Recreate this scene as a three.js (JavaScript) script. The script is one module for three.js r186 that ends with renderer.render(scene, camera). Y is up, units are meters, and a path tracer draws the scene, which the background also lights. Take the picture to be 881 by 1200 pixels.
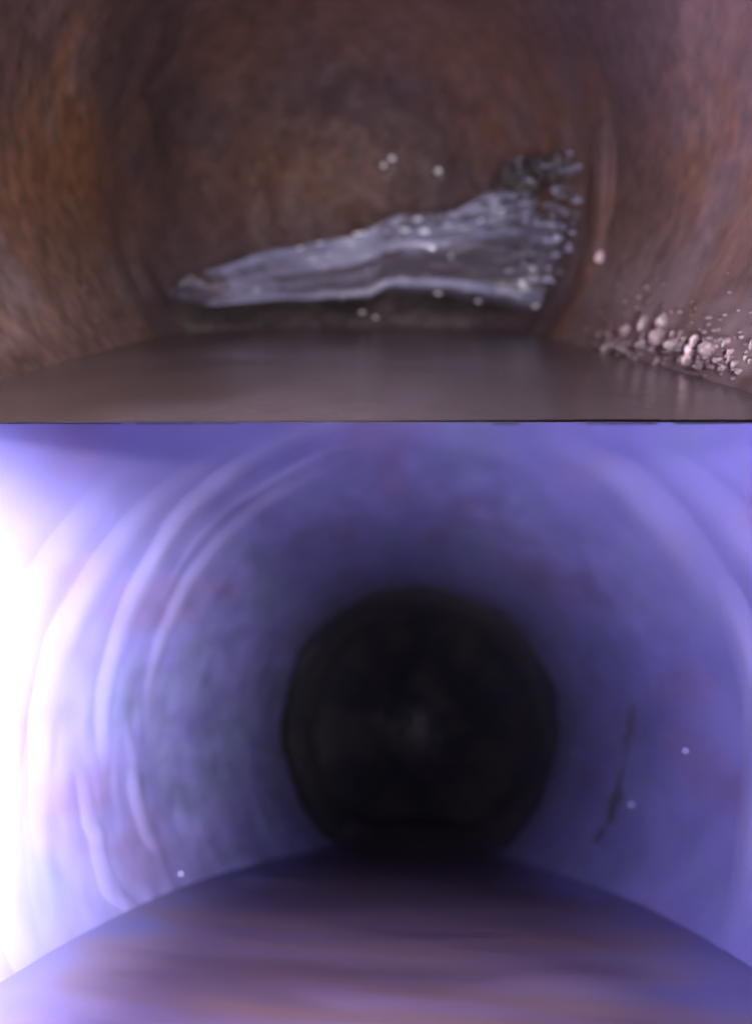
import * as THREE from 'three';
import { mergeVertices, mergeGeometries } from 'three/addons/utils/BufferGeometryUtils.js';

// ------------------------------------------------------------------ camera, light, exposure
const W = 881, H = 1200, F = 850;                       // the photograph's size and a focal length in its pixels
const scene = new THREE.Scene();
scene.background = new THREE.Color(0x000000);           // inside pipes: no sky
const camera = new THREE.PerspectiveCamera(2 * Math.atan(H / 2 / F) * 180 / Math.PI, W / H, 0.005, 20);
const PITCH = -Math.atan(270 / F), YAW = -Math.atan(20.5 / F);
camera.rotation.order = 'YXZ';
camera.rotation.set(PITCH, YAW, 0);
camera.position.set(0, 0, 0);
camera.focus = 0.215; camera.userData.fStop = 5.5;      // a close-focused lens: everything beyond the plate's edge is soft
camera.updateMatrixWorld(true);
scene.add(camera);
const renderer = new THREE.WebGLRenderer({ antialias: true });
renderer.setSize(751, 1024);
renderer.toneMapping = THREE.LinearToneMapping;
renderer.toneMappingExposure = 1;
renderer.shadowMap.enabled = true;

const V = (x, y, z) => new THREE.Vector3(x, y, z);
const ray = (x, y) => V((x - W / 2) / F, -(y - H / 2) / F, -1).normalize().applyQuaternion(camera.quaternion);
const atZ = (x, y, z) => { const d = ray(x, y); return d.multiplyScalar(z / -d.z); };      // point at a distance along the upper pipe

// frame of the lower pipe: a runs down its axis, ru to its right, up to its crown
const a = ray(490, 848);
const ru = a.clone().cross(V(0, 1, 0)).normalize();
const up = ru.clone().cross(a).normalize();
// divider plate plane, between the pipes
const pf = ray(W / 2, 494.5);                            // down the plate
const pr = V(1, 0, 0).applyQuaternion(camera.quaternion);
const pn = pr.clone().cross(pf).normalize();             // plate normal, upwards

// lamps of the pipe camera: two white lights for each pipe
const LAMPS = [
  // position, target, colour, candela, cone, penumbra
  { p: V(-0.045, 0.035, 0.03), t: V(-0.19, 0.06, -0.5), c: 0xfff2ea, i: 0.44, cone: 0.85, pen: 0.9 },
  { p: V(0.05, 0.035, 0.03), t: V(0.10, 0.05, -0.5), c: 0xf2f0ff, i: 0.42, cone: 0.85, pen: 0.9 },
  { p: V(0, -0.05, 0.02).addScaledVector(ru, -0.085), t: a.clone().multiplyScalar(0.5).addScaledVector(ru, -0.6).addScaledVector(up, -0.05), c: 0xf6f4ff, i: 25, cone: 0.85, pen: 1 },
  { p: V(0, -0.05, 0.02).addScaledVector(ru, 0.03), t: a.clone().multiplyScalar(0.5).addScaledVector(ru, 0.11), c: 0xf6f4ff, i: 0.78, cone: 0.9, pen: 1 },
];
for (const L of LAMPS) {
  const s = new THREE.SpotLight(L.c, L.i, 0, L.cone, L.pen, 2);
  s.position.copy(L.p); s.target.position.copy(L.t);
  s.castShadow = true; s.shadow.radius = 0.3; s.shadow.mapSize.set(1024, 1024);
  s.shadow.camera.near = 0.005; s.shadow.camera.far = 3;
  scene.add(s, s.target);
}

// ------------------------------------------------------------------ helpers
let seed = 7;
const rnd = () => { seed = (seed * 1664525 + 1013904223) >>> 0; return seed / 4294967296; };
const hash = (x, y, z) => { let h = (Math.imul(x, 374761393) + Math.imul(y, 668265263) + Math.imul(z, 2147483647 ^ 0x5bd1e995)) | 0; h = Math.imul(h ^ (h >>> 13), 1274126177); h ^= h >>> 16; return (h >>> 0) / 4294967296; };
const sm = t => t * t * (3 - 2 * t);
function noise(x, y, z) {
  const i = Math.floor(x), j = Math.floor(y), k = Math.floor(z), u = sm(x - i), v = sm(y - j), w = sm(z - k);
  const L = (p, q, t) => p + (q - p) * t;
  return L(L(L(hash(i, j, k), hash(i + 1, j, k), u), L(hash(i, j + 1, k), hash(i + 1, j + 1, k), u), v),
    L(L(hash(i, j, k + 1), hash(i + 1, j, k + 1), u), L(hash(i, j + 1, k + 1), hash(i + 1, j + 1, k + 1), u), v), w) * 2 - 1;
}
const fbm = (p, f, o = 4, off = 0) => { let s = 0, am = 0.5; for (let n = 0; n < o; n++) { s += am * noise(p.x * f + off, p.y * f - off, p.z * f + 3 * off); f *= 2.03; am *= 0.5; } return s; };
const clamp = (x, lo = 0, hi = 1) => Math.min(hi, Math.max(lo, x));
const ss = (lo, hi, x) => sm(clamp((x - lo) / (hi - lo)));
const mix = (p, q, t) => p.map((e, n) => e + (q[n] - e) * t);
function curve(pts, x) {                                 // smooth piecewise profile
  if (x <= pts[0][0]) return pts[0][1];
  for (let n = 1; n < pts.length; n++) if (x <= pts[n][0]) return pts[n - 1][1] + (pts[n][1] - pts[n - 1][1]) * sm((x - pts[n - 1][0]) / (pts[n][0] - pts[n - 1][0]));
  return pts[pts.length - 1][1];
}
// a grid sheet from fn(u, v) -> Vector3 and its colour from col(point, u, v) -> linear rgb
function sheet(nu, nv, fn, col) {
  const pos = [], c = [], idx = [];
  for (let j = 0; j <= nv; j++) for (let i = 0; i <= nu; i++) {
    const p = fn(i / nu, j / nv); pos.push(p.x, p.y, p.z);
    if (col) { const k = col(p, i / nu, j / nv); c.push(clamp(k[0]), clamp(k[1]), clamp(k[2])); }
  }
  for (let j = 0; j < nv; j++) for (let i = 0; i < nu; i++) { const q = j * (nu + 1) + i; idx.push(q, q + 1, q + nu + 1, q + 1, q + nu + 2, q + nu + 1); }
  let g = new THREE.BufferGeometry();
  g.setAttribute('position', new THREE.Float32BufferAttribute(pos, 3));
  if (col) g.setAttribute('color', new THREE.Float32BufferAttribute(c, 3));
  g.setIndex(idx); g = mergeVertices(g, 1e-6); g.computeVertexNormals();
  return g;
}
function lump(r, sx, sy, sz, detail, rough, off, col) {  // an uneven crust lump
  let g = new THREE.IcosahedronGeometry(r, detail); g.deleteAttribute('uv'); g.deleteAttribute('normal'); g = mergeVertices(g, 1e-7);
  const P = g.attributes.position, c = [];
  for (let n = 0; n < P.count; n++) {
    const p = V().fromBufferAttribute(P, n), k = 1 + rough * fbm(p.clone().multiplyScalar(1 / r), 1.3, 3, off);
    p.multiplyScalar(k); P.setXYZ(n, p.x * sx, p.y * sy, p.z * sz);
    if (col) { const q = col(p, k); c.push(clamp(q[0]), clamp(q[1]), clamp(q[2])); }
  }
  if (col) g.setAttribute('color', new THREE.Float32BufferAttribute(c, 3));
  g.computeVertexNormals(); return g;
}
const mat = (o, phys) => new (phys ? THREE.MeshPhysicalMaterial : THREE.MeshStandardMaterial)({ vertexColors: true, side: THREE.DoubleSide, ...o });
function mesh(name, g, m, parent = scene) { const o = new THREE.Mesh(g, m); o.name = name; o.castShadow = o.receiveShadow = true; parent.add(o); return o; }
const used = {};
function numbered(n) { const k = used[n] = (used[n] ?? -1) + 1; return k ? n + '_' + String(k).padStart(3, '0') : n; }
function thing(name, label, category, p = V(0, 0, 0), group) {
  const o = new THREE.Group(); o.name = numbered(name); o.position.copy(p); o.userData = { label, category }; if (group) o.userData.group = group; scene.add(o); return o;
}
function local(g, o) { g.translate(-o.position.x, -o.position.y, -o.position.z); return g; }

{
  const o = thing('camera_light', 'row of four small white lights around the lens of the pipe camera', 'light', V(0, 0, 0.03));
  const bulb = new THREE.SphereGeometry(0.004, 16, 12), glow = new THREE.MeshStandardMaterial({ color: 0xffffff, emissive: 0xffffff, emissiveIntensity: 2 });
  for (const L of LAMPS) mesh('bulb', bulb, glow, o).position.copy(L.p).sub(o.position);
}

// ------------------------------------------------------------------ UPPER PIPE: level, corroded, half blocked
const R = 0.15, HW = 0.033;                               // radius, height of the lens over the standing water
const AX = -0.002, AY = -HW + Math.sqrt(R * R - 0.125 * 0.125);   // pipe axis (along -z)
const tanP = -pf.y / Math.hypot(pf.x, pf.z);               // slope of the plate
const zPlate = y => Math.max(0.02, (-y + 0.0003) / tanP);  // nearest point of a line at height y that is above the plate
const JOINT = 0.47;                                        // where the pipe joint is

function rust(p) {                                         // corroded brown wall
  const n1 = fbm(p, 7, 4, 3), n2 = fbm(p, 28, 4, 11), n3 = fbm(p, 170, 3, 5);
  let c = [0.122, 0.066, 0.056];
  c = mix(c, [0.205, 0.092, 0.042], (0.5 + 0.4 * ss(-0.02, 0.1, p.y)) * ss(-0.15, 0.4, n1 + 0.2 * ss(-0.03, 0.12, p.y) + 0.15 * ss(0.05, -0.15, p.x)));     // ochre stain, mostly high on the wall
  c = mix(c, [0.165, 0.11, 0.11], ss(0.0, 0.4, n2) * 0.6 + 0.6 * ss(0.06, -0.03, p.y)); // grey scale low on the wall
  c = mix(c, [0.075, 0.042, 0.042], ss(0.1, 0.45, -n1 + 0.4 * n2) * 0.7);
  const k = 1 + 0.7 * n3 + 0.2 * n2;
  return c.map(e => e * k);
}
const rustMat = mat({ roughness: 0.72 });
const pipe = thing('sewer_pipe', 'brown corroded sewer pipe with a broken joint, half blocked and wet', 'pipe', V(0, -HW - 0.07, -0.3));
const THw = Math.asin(-(Math.abs(AY + HW)) / R) - 0.06;    // arc starts a little under the water line
const arc = u => THw + u * (Math.PI - 2 * THw);
const wallR = p => R + (0.0022 * fbm(p, 14, 4, 2) + 0.0008 * fbm(p, 70, 3, 9)) * ss(-0.47, -0.4, p.z);
function upperWall(r0, z1, z0min, extra = 0) {
  return (u, v) => {
    const th = arc(u), y = AY + (r0 + extra) * Math.sin(th), x = AX + r0 * Math.cos(th);
    const z0 = Math.max(z0min, zPlate(y)), z = z0 + (z1 - z0) * Math.pow(v, 1.2);
    const r = r0 - R + wallR(V(x, y, -z)) + extra;
    return V(AX + r * Math.cos(th), AY + r * Math.sin(th), -z);
  };
}
mesh('pipe_wall', local(sheet(640, 360, upperWall(R, JOINT, 0.05), p => mix(rust(p), [0.2, 0.135, 0.14], 0.9 * ss(0.02, 0.09, p.x) * ss(0.035, -0.005, p.y) * ss(0.02, 0.3, fbm(p, 40, 4, 27) + 0.55 * ss(0.012, -0.03, p.y) - 0.1))), pipe), rustMat, pipe);
mesh('outer_wall', local(sheet(48, 6, upperWall(R, JOINT + 0.5, 0.05, 0.022), () => [0.2, 0.1, 0.07]), pipe), rustMat, pipe);

// joint ring: broken lip of the next pipe length
const ringCol = p => { const n = fbm(p, 45, 4, 8); return mix([0.15, 0.07, 0.056], [0.14, 0.085, 0.08], ss(-0.2, 0.4, n)).map((e, i) => (e + (rust(p)[i] - e) * ss(0.0, 0.09, p.y)) * (1 + 0.5 * fbm(p, 160, 2, 1))); };
const ringProf = [[0, 0.004], [0.25, -0.006], [0.45, -0.0105], [0.7, -0.0105], [0.9, -0.008], [1, -0.004]];
mesh('joint_ring', local(sheet(360, 26, (u, v) => {
  const th = arc(u), q = V(Math.cos(th) * R, Math.sin(th) * R, 0);
  const show = 0.03 + 0.5 * ss(0.6, 0.05, th);
  const chip = Math.max(0, fbm(q, 26, 3, 4)) * 0.012 * ss(0.1, 0.6, v);
  const r = R + 0.004 * (1 - show) + curve(ringProf, v) * show * (1 + 0.7 * fbm(q, 16, 3, 6)) + chip * 0.8 + 0.0012 * fbm(q, 90, 3, 5);
  const z = JOINT - 0.03 + 0.05 * v + 0.006 * fbm(q, 18, 3, 14);
  return V(AX + r * Math.cos(th), AY + r * Math.sin(th), -z);
}, ringCol), pipe), rustMat, pipe);

// the next length, settled out of line, and the brown blockage that closes it
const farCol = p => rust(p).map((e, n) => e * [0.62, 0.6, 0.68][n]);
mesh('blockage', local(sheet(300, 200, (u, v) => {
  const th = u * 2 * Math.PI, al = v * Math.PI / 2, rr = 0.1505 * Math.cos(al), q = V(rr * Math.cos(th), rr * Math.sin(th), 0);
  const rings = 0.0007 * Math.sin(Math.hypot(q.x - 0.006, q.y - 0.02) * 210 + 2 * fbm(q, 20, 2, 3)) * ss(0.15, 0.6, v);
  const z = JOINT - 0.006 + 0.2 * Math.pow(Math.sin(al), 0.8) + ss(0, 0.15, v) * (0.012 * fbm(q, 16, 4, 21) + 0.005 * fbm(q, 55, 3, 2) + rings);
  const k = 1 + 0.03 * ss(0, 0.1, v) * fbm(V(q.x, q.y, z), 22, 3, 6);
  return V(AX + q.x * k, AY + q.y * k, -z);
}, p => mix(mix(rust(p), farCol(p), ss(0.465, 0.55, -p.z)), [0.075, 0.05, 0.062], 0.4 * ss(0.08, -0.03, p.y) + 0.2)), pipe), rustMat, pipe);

// scale crusted on the left wall near the water
{
  const gs = [];
  for (let n = 0; n < 300; n++) {
    const th = Math.PI + 0.60 - rnd() * 0.75 - rnd() * rnd() * 0.5, z = 0.24 + rnd() * 0.2 + rnd() * 0.05, rr = R + 0.001;
    const s = 0.0006 + 0.0015 * rnd() * rnd(), t = 0.7 + 0.6 * rnd();
    const g = lump(s, 1.2, 1, 1.5, 2, 0.6, n, () => [0.17 * t, 0.11 * t, 0.11 * t]);
    g.translate(AX + rr * Math.cos(th), AY + rr * Math.sin(th), -z);
    if (AY + rr * Math.sin(th) > -0.05 && AY + rr * Math.sin(th) < 0.012 * rnd()) gs.push(g);
  }
  const o = mesh('scale_crust', local(mergeGeometries(gs), pipe), mat({ roughness: 0.6 }), pipe); o.userData.kind = 'stuff';
}

// standing water
const waterCol = p => { const n = fbm(V(p.x, 0, p.z * 0.5), 22, 3, 5); return mix([0.112, 0.088, 0.098], [0.16, 0.13, 0.16], ss(-0.3, 0.4, n)); };
const water = mesh('standing_water', sheet(220, 220, (u, v) => {
  const z0 = zPlate(-HW), z = z0 + (0.74 - z0) * v, x = AX + (u - 0.5) * 0.262;
  const q = V(x, 0, -z);
  return V(x, -HW + 0.0004 * fbm(V(x, 0, z * 0.6), 35, 2, 6) + 0.00008 * fbm(q, 130, 2, 8), -z);
}, waterCol), mat({ roughness: 0.22, ior: 1.33 }, true));
water.userData = { kind: 'structure', label: 'murky grey brown water standing in the upper pipe' };

// wet shelf of deposit across the joint
const topY = [[196, 340], [225, 322], [330, 297], [400, 281], [480, 259], [530, 252], [570, 238], [620, 228], [655, 222], [690, 226], [730, 250]];
const lipY = [[196, 352], [240, 361], [330, 357], [430, 353], [455, 341], [520, 345], [570, 354], [630, 364], [730, 376]];
const shelf = thing('deposit_shelf', 'wet blue-grey shelf of deposit rising to the right across the brown pipe', 'deposit', atZ(450, 385, 0.56));
const shelfCol = (p, u, v) => {
  const n = fbm(V(p.x * 0.3, p.y * 1.9 - 0.25 * p.x * u, p.z), 26, 4, 3), m = fbm(p, 110, 3, 9);
  const c = mix([0.09, 0.078, 0.11], [0.19, 0.175, 0.28], ss(-0.25, 0.45, n + 0.35 * m));
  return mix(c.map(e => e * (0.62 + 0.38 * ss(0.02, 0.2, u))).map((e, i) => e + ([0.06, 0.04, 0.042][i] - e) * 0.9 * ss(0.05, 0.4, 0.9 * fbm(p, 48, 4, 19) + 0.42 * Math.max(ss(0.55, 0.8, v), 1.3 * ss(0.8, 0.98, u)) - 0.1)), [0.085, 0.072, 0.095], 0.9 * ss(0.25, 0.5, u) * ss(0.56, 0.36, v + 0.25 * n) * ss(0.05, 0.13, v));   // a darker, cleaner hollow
};
const wet = mat({ roughness: 0.45, clearcoat: 0.9, clearcoatRoughness: 0.18 }, true);
const shelfPt = (u, v) => {                                // v: 0 lip underside .. 1 back of the crest
  const x = 196 + u * 534, f = clamp(v / 0.78);
  const yl = curve(lipY, x), yt = curve(topY, x);
  const end = Math.max(ss(0.35, 0, u), ss(0.72, 1, u)), z = 0.535 - 0.04 * end + 0.06 * (1 - 0.75 * end) * Math.pow(f, 0.8) + (v > 0.78 ? (v - 0.78) / 0.22 * 0.05 : 0);
  const p = atZ(x, yl + (yt - yl) * f, z);
  if (v > 0.78) p.y -= 0.02 * Math.pow((v - 0.78) / 0.22, 2);
  if (v < 0.06) { p.z -= 0.02 * (1 - v / 0.06); p.y -= 0.001 * (1 - v / 0.06); }
  const s = V(p.x * 0.5, p.y * 1.5, p.z), d = 0.011 * fbm(s, 34, 4, 12) + 0.003 * fbm(V(p.x * .6, p.y, p.z), 100, 4, 4) + (u > 0.72 ? 0.006 * ss(0.72, 0.9, u) * fbm(p, 80, 3, 7) : 0);
  p.z += d; p.y += 0.3 * d; return p;
};
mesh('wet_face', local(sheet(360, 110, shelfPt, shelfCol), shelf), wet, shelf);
{ // fine streaks of water running over the face, fanning out to the right
  const gs = [];
  for (let n = 0; n < 190; n++) {
    const u0 = 0.08 + 0.75 * rnd(), f0 = n < 60 ? 0.86 + 0.2 * rnd() : n < 95 ? 0.02 + 0.08 * rnd() : u0 > 0.25 ? 0.6 + 0.4 * rnd() : rnd(), len = 0.06 + 0.3 * rnd(), pts = [];
    for (let k = 0; k <= 6; k++) { const u = clamp(u0 + len * k / 6, 0.06, 0.93), f = f0 + 0.05 * noise(u * 6, n, 2); const p = shelfPt(u, 0.06 + clamp(f, 0.0, 1.0) * 0.72); p.z += 0.0012; p.y += Math.max(0, f - 1) * 0.05; pts.push(p); }
    const r = 0.00022 + 0.00045 * rnd() * rnd(), g = new THREE.TubeGeometry(new THREE.CatmullRomCurve3(pts), 14, r, 5); g.deleteAttribute('uv'); gs.push(g);
  }
  const o = mesh('water_streak', local(mergeGeometries(gs), shelf), new THREE.MeshPhysicalMaterial({ color: new THREE.Color().setRGB(0.27, 0.27, 0.42), roughness: 0.25, clearcoat: 0.6, clearcoatRoughness: 0.15 }), shelf);
  o.userData.kind = 'stuff';
}
{ // ragged wet crumbs where the shelf frays out against the right wall and along its crest
  const gs = [];
  for (let n = 0; n < 230; n++) {
    const r3 = n < 150, x = r3 ? 585 + 95 * Math.sqrt(rnd()) : 440 + 200 * rnd(), e = (rnd() - 0.5) + (rnd() - 0.5), y = r3 ? 262 + e * 95 : curve(topY, x) + 4 + 9 * e;
    const p = atZ(x, y, r3 ? 0.505 + 0.02 * rnd() : 0.57), t = 0.25 + 1.6 * rnd() ** 3, sc = 0.0006 + 0.0019 * rnd() * rnd();
    const g = lump(sc, 1.7, 0.7, 1, 3, 1.7, n, () => [0.22 * t, 0.2 * t, 0.3 * t]); g.translate(p.x, p.y, p.z); gs.push(g);
  }
  const o = mesh('wet_crumb', local(mergeGeometries(gs), shelf), wet, shelf); o.userData.kind = 'stuff';
}
// undercut foot below the lip, down to the water
mesh('undercut_foot', local(sheet(240, 30, (u, v) => {
  const x = 196 + u * 534, p = atZ(x, curve(lipY, x) - 1, 0.552 - 0.04 * Math.max(ss(0.35, 0, u), ss(0.72, 1, u))), w = V(p.x * 1.02, -HW - 0.006, -0.575 + 0.045 * Math.max(ss(0.35, 0, u), ss(0.72, 1, u)));
  p.lerp(w, v); p.z += 0.007 * fbm(p, 50, 3, 15) - 0.006 * Math.sin(v * Math.PI); return p;
}, p => { const k = 0.6 + 0.5 * fbm(p, 60, 3, 4); return [0.085 * k, 0.062 * k, 0.066 * k]; }), shelf), rustMat, shelf);
// wet beads that glint on the lip and the crest
const beadMat = new THREE.MeshPhysicalMaterial({ color: 0xf4f4ff, roughness: 0.12, clearcoat: 1, clearcoatRoughness: 0.08 });
const beadGeo = [0, 1, 2].map(n => lump(1, 1.5, 0.7, 1, 2, 0.35, n * 5));
function bead(x, y, z, r, parent, name = 'wet_bead') {
  const o = mesh(name, beadGeo[Math.floor(rnd() * 3)], beadMat, parent); o.position.copy(atZ(x, y, z)).sub(parent.position); o.scale.setScalar(r); return o;
}
const glints = [[352, 291, 2], [374, 285, 2], [385, 299, 1.6], [418, 274, 1.8], [425, 273, 1.6], [462, 263, 1.6], [474, 269, 2], [489, 257, 2], [497, 271, 2.2], [563, 258, 2], [610, 238, 2.2], [640, 262, 2], [652, 268, 2.6], [636, 240, 1.8], [300, 341, 1.5], [346, 350, 1.8], [400, 349, 1.5], [452, 336, 1.6], [513, 344, 1.8], [560, 353, 2], [424, 366, 1.3], [440, 372, 1.2], [628, 359, 2.6], [528, 300, 1.3], [588, 246, 1.8]];
for (const [x, y, s] of glints) {
  const u = (x - 196) / 534, yl = curve(lipY, x), yt = curve(topY, x), f = clamp((yl - y) / (yl - yt));
  const p = shelfPt(u, 0.06 + f * 0.72);
  bead(x, y, -p.z - 0.002, s * (0.0006 + 0.0006 * rnd()), shelf);
}

// clear drops hanging on the blockage, in front of the brown end wall
const dropMat = new THREE.MeshPhysicalMaterial({ color: 0xffffff, roughness: 0.05, transmission: 0.85, thickness: 0.004, ior: 1.33, clearcoat: 1, clearcoatRoughness: 0.02 });
function drops(label, x, y, list) {
  const o = thing('water_drop', label, 'water drop', atZ(x, y, 0.628));
  for (const [dx, dy, r] of list) { const m = bead(x + dx, y + dy, 0.628, r * 0.001, o, 'bead'); m.scale.set(r * 0.0005, r * 0.001, r * 0.0007); if (dx + dy > 4) m.material = dropMat; }
  return o;
}
drops('cluster of glinting water drops high on the blockage, left of the single drop', 456, 198, [[-7, -4, 2.6], [3, -12, 3], [4, 2, 2.6], [-4, 11, 2.8]]);
drops('bright glinting water drop hanging alone between the drop cluster and the shelf crest', 513, 200, [[0, 0, 3.2], [3, 7, 2.6]]);
drops('tiny pinkish glint of water, the highest drop on the blockage', 580, 158, [[0, 0, 2.0]]);

// dark debris above the right end of the shelf
const debris = thing('debris_clump', 'dark ragged clump of debris above the right end of the blue-grey shelf', 'debris', atZ(625, 215, 0.535));
for (const [x, y, r, k] of [[598, 208, 9, .5], [615, 200, 10, .5], [632, 198, 9, .6], [645, 207, 8, .9], [625, 214, 11, .45], [608, 219, 8, .7], [650, 190, 8, 1.2], [663, 202, 7, 1.3]]) {
  const g = lump(r * 0.00072, 1, 1.2, 0.8, 3, 0.9, x, (p, q) => [0.04 * k * q, 0.028 * k * q, 0.03 * k * q]);
  mesh('lump', g, rustMat, debris).position.copy(atZ(x, y, 0.535)).sub(debris.position);
}

// pale crust at the water line, right
const crust = thing('crust_deposit', 'lumpy pinkish white crust at the water line, right of the pipe joint', 'deposit', atZ(770, 415, 0.4));
const crustMat = mat({ roughness: 0.5, clearcoat: 0.15, clearcoatRoughness: 0.35 }, true);
const spots = [[712, 408, 13, 8, .7], [734, 388, 12, 9, .9], [752, 384, 8, 18, .7], [756, 404, 16, 9, .55], [772, 396, 12, 16, .7], [790, 404, 14, 10, .7], [806, 416, 9, 13, 2.0], [812, 402, 7, 10, 1.5], [832, 410, 15, 12, .5], [776, 378, 9, 13, .6], [735, 410, 20, 6, .45], [702, 301, 6, 8, 1.3]];
for (let n = 0; n < 90; n++) { const x = 700 + 181 * rnd(), k = (x - 700) / 181; spots.push([x, 398 + 26 * k + (rnd() - 0.5) * (26 + 24 * k), 3 + 9 * rnd() * rnd(), 2.5 + 7 * rnd() * rnd(), 0.35 + 0.5 * rnd() * rnd()]); }
for (const [x, y, w, h, b] of spots) {
  const d = ray(x, y);                                     // where the line of sight meets the wall
  const A = d.x * d.x + d.y * d.y, B = -2 * (d.x * AX + d.y * AY), C = AX * AX + AY * AY - (R - 0.0005) ** 2;
  let t = (-B + Math.sqrt(B * B - 4 * A * C)) / 2 / A;
  if (t * -d.z > JOINT - 0.02) t = (JOINT - 0.025) / -d.z;
  if (d.y * t < -HW - 0.002) t = (HW + 0.002) / -d.y;
  const s = t / F, g = lump(1, 1, 1, 1, 4, 0.7, x * 0.37, (p, k) => { const e = b * (0.6 + 0.5 * k); return [0.25 * e, 0.165 * e, 0.18 * e]; });
  g.scale(w * s * 0.75, h * s * 0.75, 0.28 * (w + h) * 0.5 * s); g.computeVertexNormals();
  mesh('lump', g, crustMat, crust).position.copy(d.multiplyScalar(t)).sub(crust.position);
}

{ // the fine grains around the lumps
  const gs = [];
  for (let n = 0; n < 300; n++) {
    const z = 0.25 + 0.17 * rnd(), th = -0.62 + 0.3 * rnd() * rnd() + 0.1 * rnd(), y = AY + R * Math.sin(th), x = AX + R * Math.cos(th), t = 0.6 + 0.7 * rnd(), sc = 0.0004 + 0.0013 * rnd() * rnd();
    if (y < -HW - 0.001 || y > 0.005) continue;
    const g = lump(sc, 1.1, 0.8, 1.4, 2, 0.7, n, () => [0.16 * t, 0.1 * t, 0.105 * t]); g.translate(x, y, -z); gs.push(g);
  }
  mesh('grain', local(mergeGeometries(gs), crust), crustMat, crust).userData.kind = 'stuff';
}

// ------------------------------------------------------------------ DIVIDER between the two pipes
{
  const g = new THREE.BufferGeometry(), P = [], idx = [];
  const n0 = 0.212, n1 = 0.52, w = 0.34;
  for (const [s, t] of [[n0, 0.0001], [n1, 0.0004]]) for (const x of [-w, w]) for (const k of [1, -1]) { const p = pf.clone().multiplyScalar(s).addScaledVector(pr, x).addScaledVector(pn, k * t); P.push(p.x, p.y, p.z); }
  idx.push(0, 2, 4, 2, 6, 4, 1, 5, 3, 3, 5, 7, 0, 1, 2, 1, 3, 2, 4, 6, 5, 5, 6, 7, 0, 4, 1, 1, 4, 5, 2, 3, 6, 3, 7, 6);
  g.setAttribute('position', new THREE.Float32BufferAttribute(P, 3)); g.setIndex(idx); g.computeVertexNormals();
  const o = thing('divider_plate', 'thin dark plate edge between the brown pipe above and the violet pipe below', 'plate', pf.clone().multiplyScalar(0.3));
  mesh('plate', local(g, o), new THREE.MeshStandardMaterial({ color: 0x2a2224, roughness: 0.8, side: THREE.DoubleSide }), o);
}

// ------------------------------------------------------------------ LOWER PIPE: relined, blue-violet
const RL = 0.15, SEND = 0.84, sinL = -pn.dot(a);
const P2 = (s, th, r) => a.clone().multiplyScalar(s).addScaledVector(ru, r * Math.cos(th)).addScaledVector(up, r * Math.sin(th));
const sStart = (th, r) => { const nu = pn.dot(ru) * Math.cos(th) + pn.dot(up) * Math.sin(th); return Math.max(0.03, (r * nu + 0.0004) / sinL); };
const liner = thing('pipe_liner', 'blue-violet cured liner inside the lower pipe, creased and pale on the left', 'pipe liner', P2(0.5, -Math.PI / 2, RL));
const linerCol = p => {
  const s = p.dot(a), q = p.clone().addScaledVector(a, -0.62 * s);       // blotches drawn out along the pipe
  const n1 = fbm(q, 12, 3, 31), n2 = fbm(q, 30, 4, 17), n3 = fbm(q, 90, 3, 23);
  let c = mix([0.092, 0.083, 0.21], [0.12, 0.104, 0.235], ss(-0.3, 0.4, n1));
  c = mix(c, [0.085, 0.09, 0.175], ss(0.05, 0.45, n2) * 0.7);
  c = mix(c, [0.112, 0.075, 0.165], ss(0.1, 0.45, -n2) * 0.6);
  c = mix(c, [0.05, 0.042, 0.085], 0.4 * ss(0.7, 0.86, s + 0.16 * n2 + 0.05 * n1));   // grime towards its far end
  const k = 1 + (0.15 + 0.3 * ss(0.3, 0.45, s)) * n3 + 0.12 * n2; return c.map(e => e * k);
};
const linerR = (s, th) => { const q = V(Math.cos(th), Math.sin(th), s * 6); return RL + 0.0018 * fbm(q, 1.5, 2, 5) + 0.0003 * fbm(V(q.x, q.y, q.z * 2.4), 5, 3, 8); };
const linerMat = mat({ roughness: 0.42 }, true);
mesh('liner_wall', local(sheet(420, 320, (u, v) => {
  const th = u * 2 * Math.PI, s0 = sStart(th, RL), e = SEND + 0.05 * fbm(V(Math.cos(th), Math.sin(th), 1.5), 3.3, 4, 2);
  const s = s0 + (e - s0) * Math.pow(v, 1.15);
  return P2(s, th, linerR(s, th) + 0.004 * ss(0.97, 1, v));
}, linerCol), liner), linerMat, liner);

// wrinkles: raised folds running round the liner
function wrinkle(s0, th0, th1, wdt, amp, pale, off, slope = 0) {
  const g = sheet(120, 12, (u, v) => {
    const th = th0 + (th1 - th0) * u, env = Math.pow(Math.sin(Math.PI * clamp(u, 0.001, 0.999)), 1.3);
    const b = s0 + slope * (u - 0.5) + 0.006 * noise(u * 3, off, 2) + 0.002 * noise(u * 11, off, 7), t = v * 2 - 1;
    const s = b + t * wdt * (0.9 + 0.1 * env) * 2.1;
    const h = 0.4 * amp * env * (0.75 + 0.5 * noise(u * 7, off, 4)) * Math.exp(-t * t * 3.4) - 0.0004 * t * t;
    return P2(s, th, linerR(s, th) - h);
  }, (p, u, v) => mix(linerCol(p), [0.19, 0.17, 0.32], 0.8 * pale * Math.sin(Math.PI * u) * (1 - Math.abs(v * 2 - 1)) * (0.7 + 0.4 * fbm(p, 40, 2, off))));
  mesh('wrinkle', local(g, liner), linerMat, liner);
}
const D = Math.PI / 180;
wrinkle(0.345, 14 * D, 72 * D, 0.020, 0.0045, 0.8, 1);
wrinkle(0.338, -33 * D, 34 * D, 0.014, 0.007, 1.9, 2);
wrinkle(0.295, -22 * D, 52 * D, 0.016, 0.005, 0.8, 3);
wrinkle(0.345, 98 * D, 196 * D, 0.010, 0.0022, 1.2, 4, 0.03);
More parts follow.
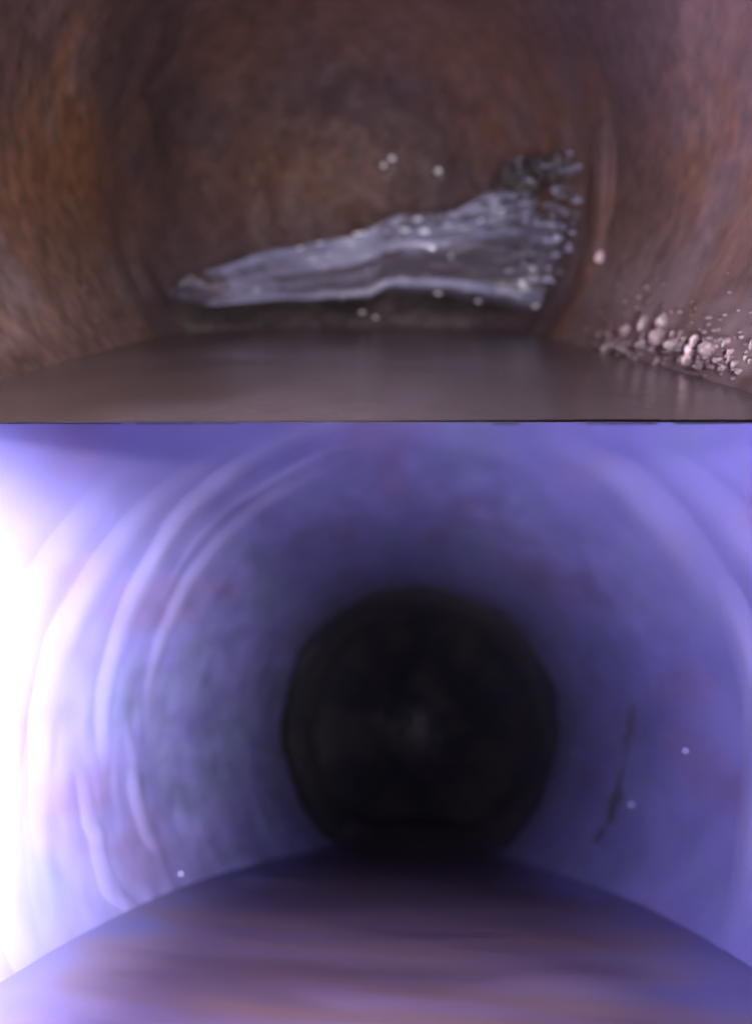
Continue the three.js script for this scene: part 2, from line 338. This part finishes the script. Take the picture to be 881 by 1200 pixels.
wrinkle(0.400, 104 * D, 190 * D, 0.010, 0.0018, 1.0, 5, 0.03);
wrinkle(0.372, 100 * D, 160 * D, 0.006, 0.0012, 0.8, 13, 0.02);
wrinkle(0.305, 112 * D, 204 * D, 0.012, 0.0016, 0.6, 6, -0.03);
wrinkle(0.270, 136 * D, 222 * D, 0.012, 0.0016, 0.6, 7);
wrinkle(0.395, 180 * D, 213 * D, 0.010, 0.0015, 0.7, 8, 0.03);
wrinkle(0.340, 186 * D, 219 * D, 0.009, 0.001, 0.4, 9, 0.03);
wrinkle(0.370, 55 * D, 98 * D, 0.016, 0.002, 0.3, 11, -0.02);

// dark crease down the right side
const hit = (x, y, r = RL) => { const d = ray(x, y), da = d.dot(a), perp = d.clone().addScaledVector(a, -da).length(), t = r / perp; return d.multiplyScalar(t); };
{
  const pts = [[739, 820], [737, 848], [733, 880], [727, 912], [721, 937], [713, 960], [704, 977], [690, 992]].map(([x, y]) => hit(x, y));
  const cv = new THREE.CatmullRomCurve3(pts);
  const g = sheet(140, 8, (u, v) => {
    const p = cv.getPoint(u), t = v * 2 - 1, w = 0.0085 * (0.55 + 0.6 * noise(u * 9, 2, 3) + 0.5 * ss(0.75, 1, u)) * Math.pow(Math.sin(Math.PI * clamp(u, 0.02, 0.98)), 0.4);
    const e = 0.0025 * noise(u * 17, 5, 1) + t * w, s = p.dot(a), d = p.clone().addScaledVector(a, -s), th = Math.atan2(d.dot(up), d.dot(ru)) + 0.15 * e / RL;
    return P2(s + e * 1.6, th, linerR(s + e * 1.6, th) - 0.0012 * (1 - t * t) + 0.0003 * t * t);
  });
  const o = mesh('crease', local(g, liner), new THREE.MeshStandardMaterial({ color: new THREE.Color().setRGB(0.022, 0.014, 0.035), roughness: 0.95, side: THREE.DoubleSide }), liner);
  o.userData.label = 'dark curved crease down the right side of the liner';
}

// host pipe beyond the end of the liner, running on into the dark
const host = thing('host_pipe', 'dark unlined old pipe running on beyond the end of the violet liner', 'pipe', P2(1.2, -Math.PI / 2, RL));
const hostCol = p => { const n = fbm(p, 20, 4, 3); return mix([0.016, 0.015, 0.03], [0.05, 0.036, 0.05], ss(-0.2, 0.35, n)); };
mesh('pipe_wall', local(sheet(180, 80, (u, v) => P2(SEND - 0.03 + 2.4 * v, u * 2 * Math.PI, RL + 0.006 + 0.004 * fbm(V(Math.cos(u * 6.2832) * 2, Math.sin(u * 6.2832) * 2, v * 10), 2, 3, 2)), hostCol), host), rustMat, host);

mesh('end_wall', local(sheet(90, 60, (u, v) => {             // a bend far down, where the bore closes to view
  const al = v * Math.PI / 2, r = 0.16 * Math.cos(al), th = u * 2 * Math.PI, q = V(r * Math.cos(th), r * Math.sin(th), 0);
  return P2(1.0 + 0.75 * Math.sin(al) + 0.06 * fbm(q, 18, 3, 3), th, r);
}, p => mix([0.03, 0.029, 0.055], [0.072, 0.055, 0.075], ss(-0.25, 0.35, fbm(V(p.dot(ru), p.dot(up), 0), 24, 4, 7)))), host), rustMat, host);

// stream of brown water running down the bottom of the liner
const LV = s => RL * (0.56 + 0.31 * ss(0.26, 0.95, s));        // the bed falls away from a bar near the lens
const strCol = (p, u) => {
  const s = p.dot(a), x = p.dot(ru), n = fbm(V(x * 0.8, 0, s * 2.2), 14, 4, 41), m = fbm(V(x * 0.5, 0, s * 4), 22, 3, 13);
  let c = mix([0.13, 0.08, 0.085], [0.19, 0.125, 0.16], ss(-0.3, 0.35, n));
  c = mix(c, [0.17, 0.095, 0.075], ss(0.05, 0.4, m) * 0.7);
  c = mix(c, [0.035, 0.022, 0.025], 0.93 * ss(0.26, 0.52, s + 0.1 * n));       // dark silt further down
  c = mix(c, [0.12, 0.1, 0.2], 0.6 * ss(0.04, 0.118, Math.abs(x) + 0.03 * n));
  return mix(c, linerCol(p), ss(0.72, 0.98, Math.abs(u * 2 - 1) + 0.3 * n));   // the film thins out over the liner
};
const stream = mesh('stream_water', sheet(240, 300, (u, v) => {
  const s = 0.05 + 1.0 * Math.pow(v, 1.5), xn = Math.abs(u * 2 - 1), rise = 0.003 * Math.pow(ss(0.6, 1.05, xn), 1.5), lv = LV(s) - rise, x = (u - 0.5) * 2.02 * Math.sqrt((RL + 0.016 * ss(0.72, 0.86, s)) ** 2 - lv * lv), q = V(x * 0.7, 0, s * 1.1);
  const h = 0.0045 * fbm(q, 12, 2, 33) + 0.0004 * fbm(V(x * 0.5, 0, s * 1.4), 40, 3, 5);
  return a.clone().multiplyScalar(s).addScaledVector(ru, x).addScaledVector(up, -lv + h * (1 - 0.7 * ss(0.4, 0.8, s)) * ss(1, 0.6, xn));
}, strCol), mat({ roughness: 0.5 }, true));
stream.userData = { kind: 'structure', label: 'brown violet water running along the bottom of the lower pipe' };

// drops and grit that glint on the liner
const grit = new THREE.MeshPhysicalMaterial({ color: 0xb4b0e0, roughness: 0.4 });
for (const [x, y, r, label] of [
  [803, 880, 4, 'pale glinting drop on the right liner wall, nearest the right edge'],
  [740, 943, 3.5, 'pale glinting drop on the liner just right of the dark crease'],
  [672, 880, 3.5, 'faint pale drop on the liner between the dark opening and the crease'],
  [212, 1024, 2.4, 'white drop at the lower left where a liner fold meets the brown water']]) {
  const w = hit(x, y), ws = w.dot(a), wd = w.clone().addScaledVector(a, -ws), p = hit(x, y, linerR(ws, Math.atan2(wd.dot(up), wd.dot(ru)))), o = thing('liner_drop', label, 'water drop', p);
  mesh('bead', lump(0.5 * r * p.length() / F, 1, 1, 1, 2, 0.3, x), grit, o);
}

renderer.render(scene, camera);
